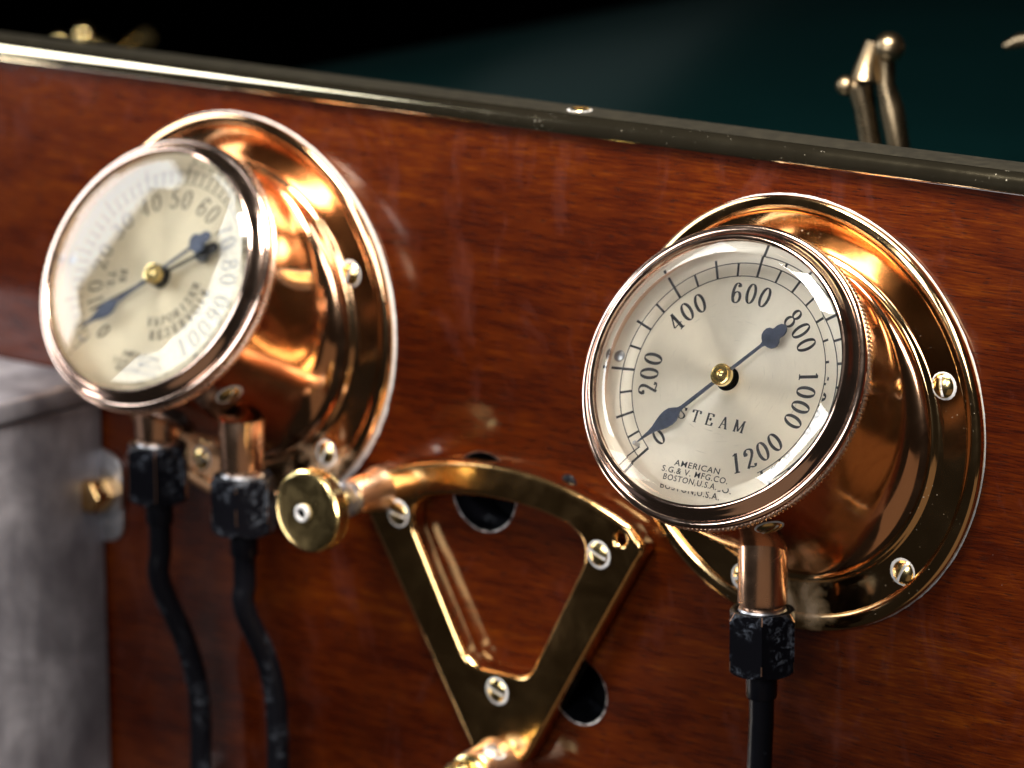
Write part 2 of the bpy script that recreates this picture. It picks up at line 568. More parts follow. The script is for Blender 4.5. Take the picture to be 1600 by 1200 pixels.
def slot_screw(name, C, n, r, h, slot_deg, parent, mat='brass', residue=True, ring=True, flat=False, label=None):
    """round-head slotted screw; slot is a real groove; dried polish sits in the slot and round the head"""
    n, ex, ez = frame_of(n)
    a = math.radians(slot_deg)
    u = ex * math.cos(a) + ez * math.sin(a)          # along slot
    w = -ex * math.sin(a) + ez * math.cos(a)         # across
    C = Vector(C)
    sw = 0.13
    xs = [-1, -0.97, -0.9, -0.78, -0.62, -0.45, -0.3, -sw - 0.02, -sw, -sw + 0.001, 0, sw - 0.001, sw, sw + 0.02, 0.3, 0.45, 0.62, 0.78, 0.9, 0.97, 1]
    N = 22
    mb = MB()
    vs, fs = [], []
    for x in xs:
        hw = math.sqrt(max(0, 1 - x * x))
        for j in range(N + 1):
            y = -hw + 2 * hw * j / N
            rho = min(1, math.hypot(x, y))
            z = (h * (1 - rho ** 6) if flat else h * math.sqrt(max(0, 1 - rho * rho * 0.93)) - h * 0.26)
            if abs(x) < sw:
                z = min(z, (h * 0.35 if not flat else h * 0.3))
            z = max(z, 0)
            vs.append(C + n * z + w * (x * r) + u * (y * r))
    for i in range(len(xs) - 1):
        for j in range(N):
            fs.append((i * (N + 1) + j, (i + 1) * (N + 1) + j, (i + 1) * (N + 1) + j + 1, i * (N + 1) + j + 1))
    mb.add(vs, fs)
    mb.lathe([(r, -0.6), (r, 0.001)], C, n, ex, ez, 40)
    o = mb.obj(name, mat, parent, True, 40)
    if label:
        o['label'] = label
    if residue:
        m2 = MB()
        vs, fs = [], []
        K = 16
        for j in range(K + 1):
            y = -0.86 + 1.72 * j / K
            zz = h * (0.44 if not flat else 0.5) + random.uniform(-0.05, 0.06) * h
            if abs(y) > 0.8:
                zz *= 0.75
            for sx in (-1, 1):
                vs.append(C + n * zz + w * (sx * (sw - 0.004) * r) + u * (y * r))
        for j in range(K):
            fs.append((2 * j, 2 * j + 1, 2 * j + 3, 2 * j + 2))
        m2.add(vs, fs)
        m2.obj('polish_residue', 'residue', o)
    if ring:
        m3 = MB()
        vs, fs = [], []
        K = 60
        a0 = random.uniform(0, 6.28)
        for j in range(K):
            t = 2 * math.pi * j / K
            wdt = (0.10 + 0.12 * max(0, math.sin(t + a0)) + random.uniform(0, 0.05)) * r
            e = ex * math.cos(t) + ez * math.sin(t)
            vs += [C + e * (r * 0.99) + n * 0.18, C + e * (r + wdt * 0.5) + n * 0.2, C + e * (r + wdt) + n * 0.03]
        for j in range(K):
            l = (j + 1) % K
            for q in (0, 1):
                fs.append((3 * j + q, 3 * l + q, 3 * l + q + 1, 3 * j + q + 1))
        m3.add(vs, fs)
        m3.obj('polish_residue', 'residue', o)
    return o

# ------------------------------------------------------------------ lettering (drawn by pen strokes; thick uprights, thin turns)
def smooth(pts, n=7):
    P = [Vector(p) for p in pts]
    out = []
    for i in range(len(P) - 1):
        p0 = P[max(i - 1, 0)]; p1 = P[i]; p2 = P[i + 1]; p3 = P[min(i + 2, len(P) - 1)]
        for k in range(n):
            t = k / n
            out.append(0.5 * ((2 * p1) + (p2 - p0) * t + (2 * p0 - 5 * p1 + 4 * p2 - p3) * t * t + (3 * p1 - p0 - 3 * p2 + p3) * t ** 3))
    out.append(P[-1])
    return out

def ell(cx, cy_, rx, ry, n=36):
    return [Vector((cx + rx * math.sin(2 * math.pi * i / n), cy_ + ry * math.cos(2 * math.pi * i / n))) for i in range(n + 1)]

def L_(*p):
    return [Vector(q) for q in p]

GLYPH = {
 '0': (0.50, [ell(.25, .5, .205, .47)]),
 '1': (0.40, [L_((.2, .0), (.2, .98)), L_((.06, .02), (.34, .02)), L_((.2, .97), (.05, .86))]),
 '2': (0.50, [smooth([(.08, .72), (.06, .82), (.14, .95), (.27, .97), (.40, .88), (.42, .72), (.34, .52), (.17, .25), (.05, .04)]), smooth([(.05, .04), (.18, .09), (.33, .03), (.42, .05), (.46, .17)]), ell(.09, .74, .035, .05, 12)]),
 '3': (0.50, [smooth([(.08, .80), (.14, .93), (.27, .97), (.39, .87), (.39, .70), (.30, .56), (.20, .53)]), smooth([(.20, .53), (.34, .50), (.43, .34), (.40, .12), (.25, .02), (.10, .08), (.06, .2)])]),
 '4': (0.52, [L_((.35, .02), (.35, .98)), L_((.35, .96), (.03, .30)), L_((.03, .30), (.50, .30)), L_((.22, .02), (.48, .02))]),
 '5': (0.50, [L_((.40, .96), (.12, .96)), L_((.12, .96), (.10, .55)), smooth([(.10, .55), (.24, .63), (.38, .54), (.43, .32), (.37, .10), (.22, .02), (.08, .10), (.06, .2)])]),
 '6': (0.50, [smooth([(.40, .83), (.38, .93), (.28, .98), (.17, .90), (.08, .65), (.05, .36), (.10, .10), (.24, .02), (.38, .12), (.43, .31), (.38, .49), (.26, .56), (.13, .48), (.07, .33)]), ell(.385, .85, .03, .045, 12)]),
 '7': (0.50, [L_((.06, .95), (.45, .95)), smooth([(.45, .95), (.30, .6), (.20, .3), (.18, .02)])]),
 '8': (0.50, [ell(.25, .75, .165, .22), ell(.25, .27, .205, .25)]),
 '9': (0.50, [smooth([(.10, .17), (.12, .07), (.22, .02), (.33, .10), (.42, .35), (.45, .64), (.40, .90), (.26, .98), (.12, .88), (.07, .69), (.12, .51), (.24, .44), (.37, .52), (.43, .67)])]),
 'S': (0.62, [smooth([(.52, .76), (.47, .90), (.32, .97), (.16, .90), (.12, .74), (.22, .60), (.42, .46), (.54, .28), (.48, .10), (.30, .02), (.13, .09), (.07, .26)]), L_((.53, .98), (.53, .72)), L_((.065, .02), (.065, .30))]),
 'T': (0.70, [L_((.35, .02), (.35, .98)), L_((.05, .97), (.65, .97)), L_((.05, .98), (.045, .74)), L_((.65, .98), (.655, .74)), L_((.22, .02), (.48, .02))]),
 'E': (0.62, [L_((.14, .02), (.14, .98)), L_((.04, .97), (.54, .97)), L_((.54, .98), (.55, .76)), L_((.04, .02), (.56, .02)), L_((.56, .0), (.58, .27)), L_((.14, .51), (.38, .51)), L_((.385, .62), (.385, .40))]),
 'A': (0.74, [L_((.36, .98), (.12, .02)), L_((.36, .98), (.62, .02)), L_((.21, .36), (.53, .36)), L_((.02, .02), (.24, .02)), L_((.50, .02), (.73, .02))]),
 'M': (0.86, [L_((.13, .02), (.13, .98)), L_((.13, .98), (.42, .06)), L_((.42, .06), (.72, .98)), L_((.72, .02), (.72, .98)), L_((.02, .02), (.24, .02)), L_((.60, .02), (.84, .02)), L_((.02, .97), (.15, .97)), L_((.70, .97), (.84, .97))]),
 'V': (0.70, [L_((.08, .98), (.35, .02)), L_((.35, .02), (.62, .98)), L_((0, .97), (.2, .97)), L_((.5, .97), (.7, .97))]),
 'P': (0.60, [L_((.14, .02), (.14, .98)), smooth([(.14, .97), (.40, .95), (.53, .75), (.40, .52), (.14, .50)]), L_((.03, .02), (.26, .02))]),
 'O': (0.72, [ell(.36, .5, .30, .47)]),
 'R': (0.66, [L_((.14, .02), (.14, .98)), smooth([(.14, .97), (.40, .95), (.52, .75), (.40, .54), (.14, .52)]), L_((.30, .52), (.58, .02)), L_((.03, .02), (.26, .02)), L_((.5, .02), (.66, .02))]),
 'I': (0.34, [L_((.17, .02), (.17, .98)), L_((.05, .02), (.29, .02)), L_((.05, .97), (.29, .97))]),
 'Z': (0.60, [L_((.06, .97), (.54, .97)), L_((.54, .97), (.06, .02)), L_((.06, .02), (.55, .02)), L_((.55, .02), (.56, .24)), L_((.06, .97), (.05, .76))]),
}

class Ink:
    """flat lettering on a dial; x,z in dial millimetres, laid 0.06 mm above the metal"""
    def __init__(self, C, ex, ez, n):
        self.mb = MB(); self.C = Vector(C); self.ex = ex; self.ez = ez; self.n = n; self.lift = 0.05

    def P(self, x, z):
        return self.C + self.ex * x + self.ez * z + self.n * self.lift

    def poly(self, pts):
        self.lift += 0.0004
        self.mb.add([self.P(*p) for p in pts], [tuple(range(len(pts)))])

    def stroke(self, pts, wthin, wthick, xf):
        self.lift += 0.0004
        vs, fs = [], []
        K = len(pts)
        closed = (pts[0] - pts[-1]).length < 1e-6
        for i, p in enumerate(pts):
            if closed:
                t = (pts[(i + 1) % (K - 1)] - pts[(i - 1) % (K - 1)])
            else:
                t = pts[min(i + 1, K - 1)] - pts[max(i - 1, 0)]
            t = t.normalized()
            nv = Vector((-t.y, t.x))
            # uprights and down-right slants are the fat strokes
            fat = abs(t.y) ** 2
            if t.x * t.y > 0.05 and abs(t.x) > 0.12 and K == 2:
                fat *= 0.25
            w = wthin + (wthick - wthin) * fat
            vs += [self.P(*xf(p + nv * w)), self.P(*xf(p - nv * w))]
        for i in range(K - 1):
            fs.append((2 * i, 2 * i + 1, 2 * i + 3, 2 * i + 2))
        self.mb.add(vs, fs)

    def glyph(self, ch, x, z, h, rot, wthin=.030, wthick=.076, wx=1.0):
        w, strokes = GLYPH[ch]
        ca, sa = math.cos(rot), math.sin(rot)
        def xf(p):
            px = (p[0] - w / 2) * h * wx; pz = (p[1] - .5) * h
            return (x + px * ca - pz * sa, z + px * sa + pz * ca)
        for s in strokes:
            self.stroke(s, wthin, wthick, xf)

    def arc_text(self, txt, r, mid_deg, pitch_deg, h, flip=False, **kw):
        m = len(txt)
        for i, ch in enumerate(txt):
            k = i - (m - 1) / 2
            a = mid_deg + (k * pitch_deg if flip else -k * pitch_deg)
            t = math.radians(a)
            self.glyph(ch, r * math.cos(t), r * math.sin(t), h, t + (math.pi / 2 if flip else -math.pi / 2), **kw)

    def arc(self, r, w, a0, a1, n=120):
        self.lift += 0.0004
        vs, fs = [], []
        for i in range(n + 1):
            t = math.radians(a0 + (a1 - a0) * i / n)
            for rr in (r - w / 2, r + w / 2):
                vs.append(self.P(rr * math.cos(t), rr * math.sin(t)))
        for i in range(n):
            fs.append((2 * i, 2 * i + 1, 2 * i + 3, 2 * i + 2))
        self.mb.add(vs, fs)

    def tick(self, a, r0, r1, w):
        t = math.radians(a)
        e = Vector((math.cos(t), math.sin(t))); q = Vector((-e.y, e.x)) * w / 2
        self.poly([e * r0 - q, e * r1 - q, e * r1 + q, e * r0 + q])

    def sans(self, txt, x, z, h, width):
        """plain capitals, centred at x,z, squeezed to the given width"""
        cu = bpy.data.curves.new("lettering", 'FONT')
        cu.body = txt
        cu.size = 1.0
        cu.resolution_u = 3
        cu.space_character = 1.12
        cu.offset = 0.010
        tmp = bpy.data.objects.new("lettering_tmp", cu)
        COL.objects.link(tmp)
        dg = bpy.context.evaluated_depsgraph_get()
        me = bpy.data.meshes.new_from_object(tmp.evaluated_get(dg))
        bpy.data.objects.remove(tmp)
        bpy.data.curves.remove(cu)
        xs = [v.co.x for v in me.vertices]; ys = [v.co.y for v in me.vertices]
        x0, x1, y1 = min(xs), max(xs), 0.70
        sx = width / (x1 - x0); sz = h / y1
        self.lift += 0.0004
        self.mb.add([self.P(x + (v.co.x - (x0 + x1) / 2) * sx, z + (v.co.y - y1 / 2) * sz) for v in me.vertices], [tuple(p.vertices) for p in me.polygons])
        bpy.data.meshes.remove(me)

# ------------------------------------------------------------------ setting: the dark behind the board
HOOD_X = -230.0
mb = MB()
vs, fs = [], []
NX, NY = 72, 4
for i in range(NX + 1):
    x = -760 + 1400 * i / NX
    for j in range(NY + 1):
        y = 45 + 1300 * j / NY
        d = (x - HOOD_X)
        z = 58 - 0.00042 * d * d - 0.0000000012 * d ** 4
        vs.append((x, y, z))
for i in range(NX):
    for j in range(NY):
        a = i * (NY + 1) + j
        fs.append((a, a + NY + 1, a + NY + 2, a + 1))
mb.add(vs, fs)
k = len(vs)
mb.add([(v[0], v[1], v[2] - 2.0) for v in vs], [f[::-1] for f in fs])
hood = mb.obj('bonnet', 'green', None)
hood['label'] = "dark green painted bonnet behind the wooden board, out of focus"
hood['category'] = "bonnet"

mb = MB(); mb.box(-16000, 9000, 9000, 9100, -5000, 8000)  # near-black sheet added so world light stays hidden behind the bonnet
bd = mb.obj('backdrop', 'dark', None, False)
bd['kind'] = 'structure'
bd['label'] = "added near-black sheet behind the bonnet, hiding the world light"
bd['category'] = "background"

# ------------------------------------------------------------------ the wooden board
board = thing('dashboard', "glossy reddish brown mahogany board edged with brass, carrying both gauges", "dashboard", (-150, 0, 82))
X0, X1, Z0, Z1 = -470, 190, -300, 81.6
HOLES = [(-131.5, -47.5, 14.0), (-89.5, -111.7, 11.3)]
curve_plate('panel', [[(X0, Z0), (X1, Z0), (X1, Z1), (X0, Z1)]] + [circle(*h) for h in HOLES], 17, 0.0, board, 'wood', 0.5)
mb = MB()
mb.box(X0, X1, 19, 23, Z0, 60)
mb.obj('backing', 'dark', board)
for hx, hz, hr in HOLES:                       # blackened bore, with chalky polish caught on part of the arris
    K = 96
    vs, fs = [], []
    for i in range(K):
        t = 2 * math.pi * i / K
        c, s_ = math.cos(t), math.sin(t)
        for (dr, y) in ((0.02, 0.05), (-0.35, 0.5), (-0.5, 3), (-0.5, 17)):
            vs.append((hx + (hr + dr) * c, y, hz + (hr + dr) * s_))
    for i in range(K):
        l = (i + 1) % K
        for q in range(3):
            fs.append((4 * i + q, 4 * l + q, 4 * l + q + 1, 4 * i + q + 1))
    mb = MB(); mb.add(vs, fs)
    lin = mb.obj('hole_lining', 'black', board)
    K = 160
    vs, fs = [], []
    ph = random.uniform(0, 6)
    for i in range(K):
        t = 2 * math.pi * i / K
        c, s_ = math.cos(t), math.sin(t)
        g = max(0.0, math.cos(t + 0.55)) ** 0.7 * (0.55 + 0.45 * math.sin(5 * t + ph) * math.sin(11.3 * t)) + random.uniform(0, 0.05)
        g *= 0.6
        vs += [(hx + (hr - 0.10 - 0.5 * g * random.uniform(0.3, 1)) * c, 0.3, hz + (hr - 0.10 - 0.5 * g) * s_), (hx + (hr + 0.05) * c, 0.02, hz + (hr + 0.05) * s_), (hx + (hr + 0.08 + 0.5 * g) * c, -0.05, hz + (hr + 0.08 + 0.5 * g) * s_)]
    for i in range(K):
        l = (i + 1) % K
        for q in (0, 1):
            fs.append((3 * i + q, 3 * l + q, 3 * l + q + 1, 3 * i + q + 1))
    mb = MB(); mb.add(vs, fs)
    mb.obj('polish_residue', 'residue', lin)
# brass capping: flat top, rounded front nose
prof = [(-1.6, 81.7), (-1.9, 82.2)]
for i in range(13):
    a = math.pi - (math.pi / 2) * i / 12
    prof.append((2.6 + 4.5 * math.cos(a), 83.6 + 4.4 * math.sin(a)))
prof += [(9, 88.25), (16, 88.0), (19.2, 87.4), (20.0, 85.6), (20.0, 81.7)]
mb = MB()
vs, fs = [], []
XS = [X0 + (X1 - X0) * i / 60 for i in range(61)]
for x in XS:
    for (y, z) in prof:
        vs.append((x, y, z))
m_ = len(prof)
for i in range(60):
    for j in range(m_ - 1):
        fs.append((i * m_ + j, (i + 1) * m_ + j, (i + 1) * m_ + j + 1, i * m_ + j + 1))
    fs.append((i * m_ + m_ - 1, (i + 1) * m_ + m_ - 1, (i + 1) * m_, i * m_))
mb.add(vs, fs)
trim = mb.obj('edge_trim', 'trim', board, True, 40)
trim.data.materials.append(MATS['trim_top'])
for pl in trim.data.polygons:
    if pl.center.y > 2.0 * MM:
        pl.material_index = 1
slot_screw('trim_screw', (-95.5, 8.0, 88.3), (0, 0, 1), 3.6, 0.9, 20, trim, 'brass', True, True, True)

# ------------------------------------------------------------------ gauges
def bez(p0, p1, p2, p3, t):
    return p0 * (1 - t) ** 3 + p1 * 3 * t * (1 - t) ** 2 + p2 * 3 * t * t * (1 - t) + p3 * t ** 3

def gauge(side, label, cx, cz, bx, bz, tx, tz, screws, case_screw, stems):
    g = thing('pressure_gauge', label, 'gauge', (cx, 0, cz), "round gauges on the board")
    n, ex, ez = frame_of((tx, -1, tz))
    B = Vector((bx, 0, bz))
    Y = Vector((0, -1, 0)); X = Vector((1, 0, 0)); Z = Vector((0, 0, 1))
    F0 = Vector((cx, 0, cz))
    # mounting flange: raised ring, flat, rolled lip
    prof = [(52.0, 0.3), (52.0, 3.1), (52.8, 3.5), (53.6, 3.75), (54.4, 3.6), (55.0, 3.0), (55.4, 2.4), (56.2, 2.15), (58, 2.1), (62, 2.1), (65.8, 2.15)]
    for i in range(15):
        a = math.pi * (1 - i / 14)
        prof.append((68.9 + 2.8 * math.cos(a), 2.15 + 1.35 * math.sin(a)))
    prof += [(71.7, 1.2), (71.5, 0.05)]
    fl = MB().lathe(prof, F0, Y, X, Z, 220).obj('flange', 'flange_right' if side == 'R' else 'flange_left', g, True, 50)
    # thin line of dried polish where the flange meets the wood
    K = 220
    vs, fs = [], []
    for i in range(K):
        t = 2 * math.pi * i / K
        e = X * math.cos(t) + Z * math.sin(t)
        td = (math.degrees(t) + 180) % 360 - 180
        w = (0.10 + 0.22 * abs(math.sin(3.1 * t)) * random.uniform(0.2, 1.2)) if side == 'R' else (0.12 + 0.2 * random.random() + 1.6 * math.exp(-((td + 42) / 26) ** 2) * random.uniform(0.7, 1.1) + 0.7 * math.exp(-((td - 20) / 30) ** 2))
        vs += [F0 + e * 71.45 + Y * 0.55, F0 + e * (71.75 + w) + Y * 0.07]
    for i in range(K):
        l = (i + 1) % K
        fs.append((2 * i, 2 * l, 2 * l + 1, 2 * i + 1))
    mb = MB(); mb.add(vs, fs); mb.obj('polish_residue', 'residue', fl)
    # case: round at the front, running obliquely back and flaring into the flange
    seg = 220
    NT = 26
    vs, fs = [], []
    for i in range(seg):
        t = 2 * math.pi * i / seg
        A = B + n * 41.8 + (ex * math.cos(t) + ez * math.sin(t)) * 47.0
        s = (-4.2 - A.y) / (-n.y)
        Q = A - n * s
        e = (Q - F0); e.y = 0; e.normalize()
        E_ = F0 + e * 53.0 + Y * 3.3
        for k in range(NT + 1):
            u = k / NT
            vs.append(bez(A, A + (Q - A) * 0.55, Q + (E_ - Q) * 0.02, E_, u))
    for i in range(seg):
        j = (i + 1) % seg
        for k in range(NT):
            fs.append((i * (NT + 1) + k, j * (NT + 1) + k, j * (NT + 1) + k + 1, i * (NT + 1) + k + 1))
    mb = MB(); mb.add(vs, fs)
    case = mb.obj('case', 'case', g, True, 50)
    # bezel
    prof = [(43.3, 41.9), (43.3, 48.9), (43.75, 49.2), (43.75, 50.7), (43.4, 51.2), (43.45, 52.0), (43.9, 52.45), (44.4, 52.5), (44.9, 52.2), (45.6, 51.2), (46.3, 50.0), (46.9, 49.2), (47.4, 48.75), (47.7, 48.5)]
    for i in range(13):
        a = math.radians(115 - 150 * i / 12)
        prof.append((48.35 + 1.5 * math.cos(a), 46.9 + 1.5 * math.sin(a)))
    prof += [(49.0, 45.3), (48.6, 45.0), (48.5, 44.6)]
    bz = MB().lathe(prof, B, n, ex, ez, 220).obj('bezel', 'bezel', g, True, 38)
    NTe = 200
    def rm(k, i, r):
        return (-0.38 if (i % 4) in (0, 3) else 0.12) if 0 < k < 5 else 0
    pk = [(48.4, 44.7), (49.4, 44.5), (49.85, 44.1), (49.9, 43.2), (49.6, 42.4), (48.3, 41.7), (46.8, 41.6)]
    MB().lathe(pk, B, n, ex, ez, NTe * 4, rmod=rm).obj('knurled_ring', 'knurl', bz, True, 25)
    # dial
    D0 = B + n * 41.9
    seg, rings = 128, 22
    vs, fs, uv, tang = [D0.copy()], [], [(0, 0)], [(1, 0, 0)]
    for k in range(1, rings + 1):
        r = 43.3 * k / rings
        for i in range(seg):
            t = 2 * math.pi * i / seg
            vs.append(D0 + (ex * math.cos(t) + ez * math.sin(t)) * r)
            uv.append((math.cos(t) * k / rings, math.sin(t) * k / rings))
            tang.append(tuple(-ex * math.sin(t) + ez * math.cos(t)))
    for i in range(seg):
        fs.append((0, 1 + i, 1 + (i + 1) % seg))
    for k in range(rings - 1):
        for i in range(seg):
            j = (i + 1) % seg
            a = 1 + k * seg
            fs.append((a + i, a + seg + i, a + seg + j, a + j))
    mb = MB(); mb.add(vs, fs)
    me = mb.mesh('dial', g, fix=False)
    at = me.attributes.new("tang", 'FLOAT_VECTOR', 'POINT')
    for i, tv in enumerate(tang):
        at.data[i].vector = tv
    ul = me.uv_layers.new(name="UVMap")
    for lp in me.loops:
        ul.data[lp.index].uv = uv[lp.vertex_index]
    dial = link('dial', me, 'dial_right' if side == 'R' else 'dial_left', g)
    ink = Ink(D0, ex, ez, n)
    if side == 'R':
        ang = lambda v: 232.5 - 0.2372 * v
        ink.arc(33.9, 0.32, ang(0), ang(1210), 160)
        ink.arc(38.2, 0.32, ang(0), ang(1210), 160)
        for v in range(0, 1201, 50):
            r1, w = (42.4, 0.88) if v % 200 == 0 else ((40.2, 0.84) if v % 100 == 0 else (38.2, 0.78))
            ink.tick(ang(v), 33.9, r1, w)
        for v, p in ((200, 10.0), (400, 10.2), (600, 10.4), (800, 10.6), (1000, 10.1), (1200, 9.7)):
            ink.arc_text(str(v), 28.3, ang(v) + (1.5 if v == 200 else 0.8), p, 6.7, flip=(v == 1200), wx=1.02)
        ink.glyph('0', -18.2, -22.6, 6.0, math.radians(232 - 90 + 180 - 90))
        for ch, x in zip("STEAM", (-12.3, -7.2, -2.1, 3.2, 8.9)):
            ink.glyph(ch, x, -13.9 - 0.03 * (x + 2), 3.9, math.radians(-1.5), .036, .080, 1.15)
        ink.sans("AMERICAN", -1.6, -29.6, 1.9, 16.6)
        ink.sans("S.G.& V. MFG.CO.", -1.6, -32.1, 1.9, 24.2)
        ink.sans("BOSTON,U.S.A.", -2.6, -34.6, 1.9, 19.6)
        ink.tick(228.6, 36.0, 43.0, 0.45)
    else:
        ang = lambda v: 227 - 2.68 * v
        ink.arc(33.9, 0.24, ang(0), ang(100), 160)
        ink.arc(38.2, 0.24, ang(0), ang(100), 160)
        for v in range(0, 101, 2):
            r1 = 41.5 if v % 10 == 0 else 38.2
            ink.tick(ang(v), 33.9, r1, 0.55)
        for v in range(10, 101, 10):
            ink.arc_text(str(v), 28.3, ang(v), 10.6, 6.7, flip=(v >= 90), wthin=.028, wthick=.056, wx=1.05)
        ink.glyph('0', -17.6, -22.4, 6.0, math.radians(45 - 90))
        ink.arc_text("VAPORIZER", 16.2, -44, 10.4, 3.3, flip=True, wthin=.05, wthick=.09)
        ink.arc_text("RESERVOIR", 21.0, -43, 9.0, 3.5, flip=True, wthin=.05, wthick=.09)
        ink.arc_text("RR", 16.6, 187, 9, 3.3, flip=True, wthin=.05, wthick=.09)
        ink.arc_text("TE", 21.6, 190, 9, 3.3, flip=True, wthin=.05, wthick=.09)
        ink.sans("AMERICAN", 1.5, -28.2, 1.9, 16)
        ink.sans("S.G.& V. MFG.CO.", 1.5, -30.8, 1.9, 22)
        ink.sans("BOSTON,U.S.A.", 1.5, -33.4, 1.9, 18)
    ink.mb.obj('dial_lettering', 'ink' if side == 'R' else 'ink_brown', dial, False, fix=False)
    # dial fixing screw, stop pin
    ta = math.radians(179.3)
    slot_screw('dial_screw', D0 + (ex * math.cos(ta) + ez * math.sin(ta)) * 40.6 + n * 0.1, n, 1.9, 0.8, 70, dial, 'steel', False, False)
    ta = math.radians(227.0)
    pb = D0 + (ex * math.cos(ta) + ez * math.sin(ta)) * 36.2
    MB().tube([pb, pb + n * 2.4, pb + n * 2.9, pb + n * 3.1], [0.75, 0.75, 0.5, 0.05], 16).obj('stop_pin', 'steel', dial)
    # hole for the arbor
    MB().lathe([(0.01, 0.09), (4.0, 0.09)], D0, n, ex, ez, 40).obj('arbor_hole', 'dark', dial, False, fix=False)
    # pointer, plus a dark shadow shape on the left gauge
    def pointer(deg, dd, plain_=False):
        H = B + n * dd
        t = math.radians(deg)
        e = ex * math.cos(t) + ez * math.sin(t); q = -ex * math.sin(t) + ez * math.cos(t)
        P2 = lambda a, b, h=0: H + e * a + q * b + n * h
        out = [(34.8, .12), (32.5, .34), (30.0, .60), (28.0, 1.05), (26.2, 1.8), (24.2, 2.5), (22.2, 2.8), (20.4, 2.55), (19.0, 1.7), (17.8, .8), (16.6, .58), (2, .55)] if not plain_ else [(30, .1), (28, .35), (2, .5)]
        tail = [(-2, .52), (-15.6, .46), (-16.6, .8), (-17.0, 1.9), (-17.7, 2.9), (-18.8, 3.5), (-20.0, 3.6), (-21.1, 3.1), (-21.7, 2.2), (-22.2, 2.0), (-23.6, 2.05), (-24.9, 1.6), (-25.6, .8), (-25.8, .0)]
        half = out + tail
        th = 0.28
        mb = MB()
        m = len(half)
        vs = []
        for h in (th, -th):
            for sgn in (1, -1):
                vs += [P2(a, b * sgn, h) for a, b in half]
        fs = []
        for i in range(m - 1):
            fs.append((i, i + 1, m + i + 1, m + i))
            fs.append((2 * m + i, 3 * m + i, 3 * m + i + 1, 2 * m + i + 1))
            fs.append((i, 2 * m + i, 2 * m + i + 1, i + 1))
            fs.append((m + i, m + i + 1, 3 * m + i + 1, 3 * m + i))
        mb.add(vs, fs)
        return mb.obj('pointer', 'blued', g, True, 30)
    pt = pointer(228.7 if side == 'R' else 223.0, 45.6)
    MB().lathe([(2.6, -3.6), (2.6, -0.5), (3.5, -0.3), (3.6, 0.4), (3.6, 1.5), (3.3, 1.85), (2.8, 1.95), (2.6, 1.75), (1.5, 1.75), (1.3, 1.9), (0.9, 2.2), (0.4, 2.35), (0.01, 2.4)], B + n * 45.6, n, ex, ez, 48).obj('hub', 'brass', pt, True, 35)
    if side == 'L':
        p2 = pointer(213.5, 43.7, True)  # stands in for the pointer's cast shadow, modelled as a dark needle
        p2.data.materials[0] = MATS['pointer_shadow']
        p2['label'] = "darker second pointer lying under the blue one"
        MB().lathe([(3.9, -1.4), (3.9, 0.9), (3.0, 1.0)], B + n * 43.7, n, ex, ez, 40).obj('hub', 'pointer_shadow', p2)
    # bevelled glass
    ri = 39.3 if side == 'R' else 37.6
    pg = [(0.01, 49.2), (43.6, 49.2), (43.65, 49.55), (43.6, 49.8), (ri, 51.9), (ri - 0.12, 51.94), (0.01, 51.94)]
    if side == 'L':
        pg = [(0.01, 49.2), (43.6, 49.2), (43.65, 49.4), (43.6, 49.6), (40.6, 51.1), (40.5, 51.12), (30.0, 51.92), (29.9, 51.93), (0.01, 51.93)]
    MB().lathe(pg, B, n, ex, ez, 200).obj('glass', 'glass', g, True, 12)
    # screws on the flange, on the case
    for (a, r, sd) in screws:
        t = math.radians(a)
        slot_screw('flange_screw', F0 + Vector((math.cos(t) * r, -2.15, math.sin(t) * r)), (0, -1, 0), 4.0, 2.3, sd, g)
    d, ph, sd = case_screw
    t = math.radians(ph)
    rad = ex * math.cos(t) + ez * math.sin(t)
    slot_screw('case_screw', B + n * d + rad * 47.0, rad, 4.2, 2.0, sd, g)
    # copper stems under the case
    for (sx, sy, ztop, zbot) in stems:
        st = MB().lathe([(7.9, 0), (8.0, 0.6), (8.0, ztop - zbot - 0.8), (7.4, ztop - zbot)][::-1] if False else [(8.0, ztop - zbot), (8.0, 0.7), (7.5, 0.0), (6.4, -0.05), (6.4, -1.6), (6.9, -1.7), (6.9, -3.0)], (sx, sy, zbot), (0, 0, 1), (1, 0, 0), (0, 1, 0), 64).obj('stem', 'stem', g, True, 40)
        MB().lathe([(6.3, -0.9), (7.6, -1.1), (7.9, -1.8), (7.3, -2.4), (7.7, -3.0), (7.2, -3.6), (6.3, -3.7)], (sx, sy, zbot), (0, 0, 1), (1, 0, 0), (0, 1, 0), 64).obj('thread', 'steel', st, True, 40)
    return g, n, ex, ez, B

gauge('R', "right copper gauge, sharp, with silver dial reading STEAM up to 1200", 0, 0, -4.83, -1.33, 0.114, 0.5206,
      [(17.3, 59.7, 97), (-46.5, 62.6, 62), (-109, 61, 20), (188, 61, 45)], (30.0, -62, 10),
      [(4.4, -25, -30, -57.6)])
gauge('L', "left copper gauge, blurred, with blue pointer, its shadow built as a dark shape, and cream dial marked VAPORIZER RESERVOIR up to 100", -242.93, 1.59, -247.76, 0.26, 0.044, 0.51,
      [(21, 57.5, 60), (-48, 61.4, 60), (-109, 61, 20), (188, 61, 45)], (28.0, -46, 25),
      [(-221.3, -25, -30, -48.6), (-259.5, -28, -28, -42.6)])

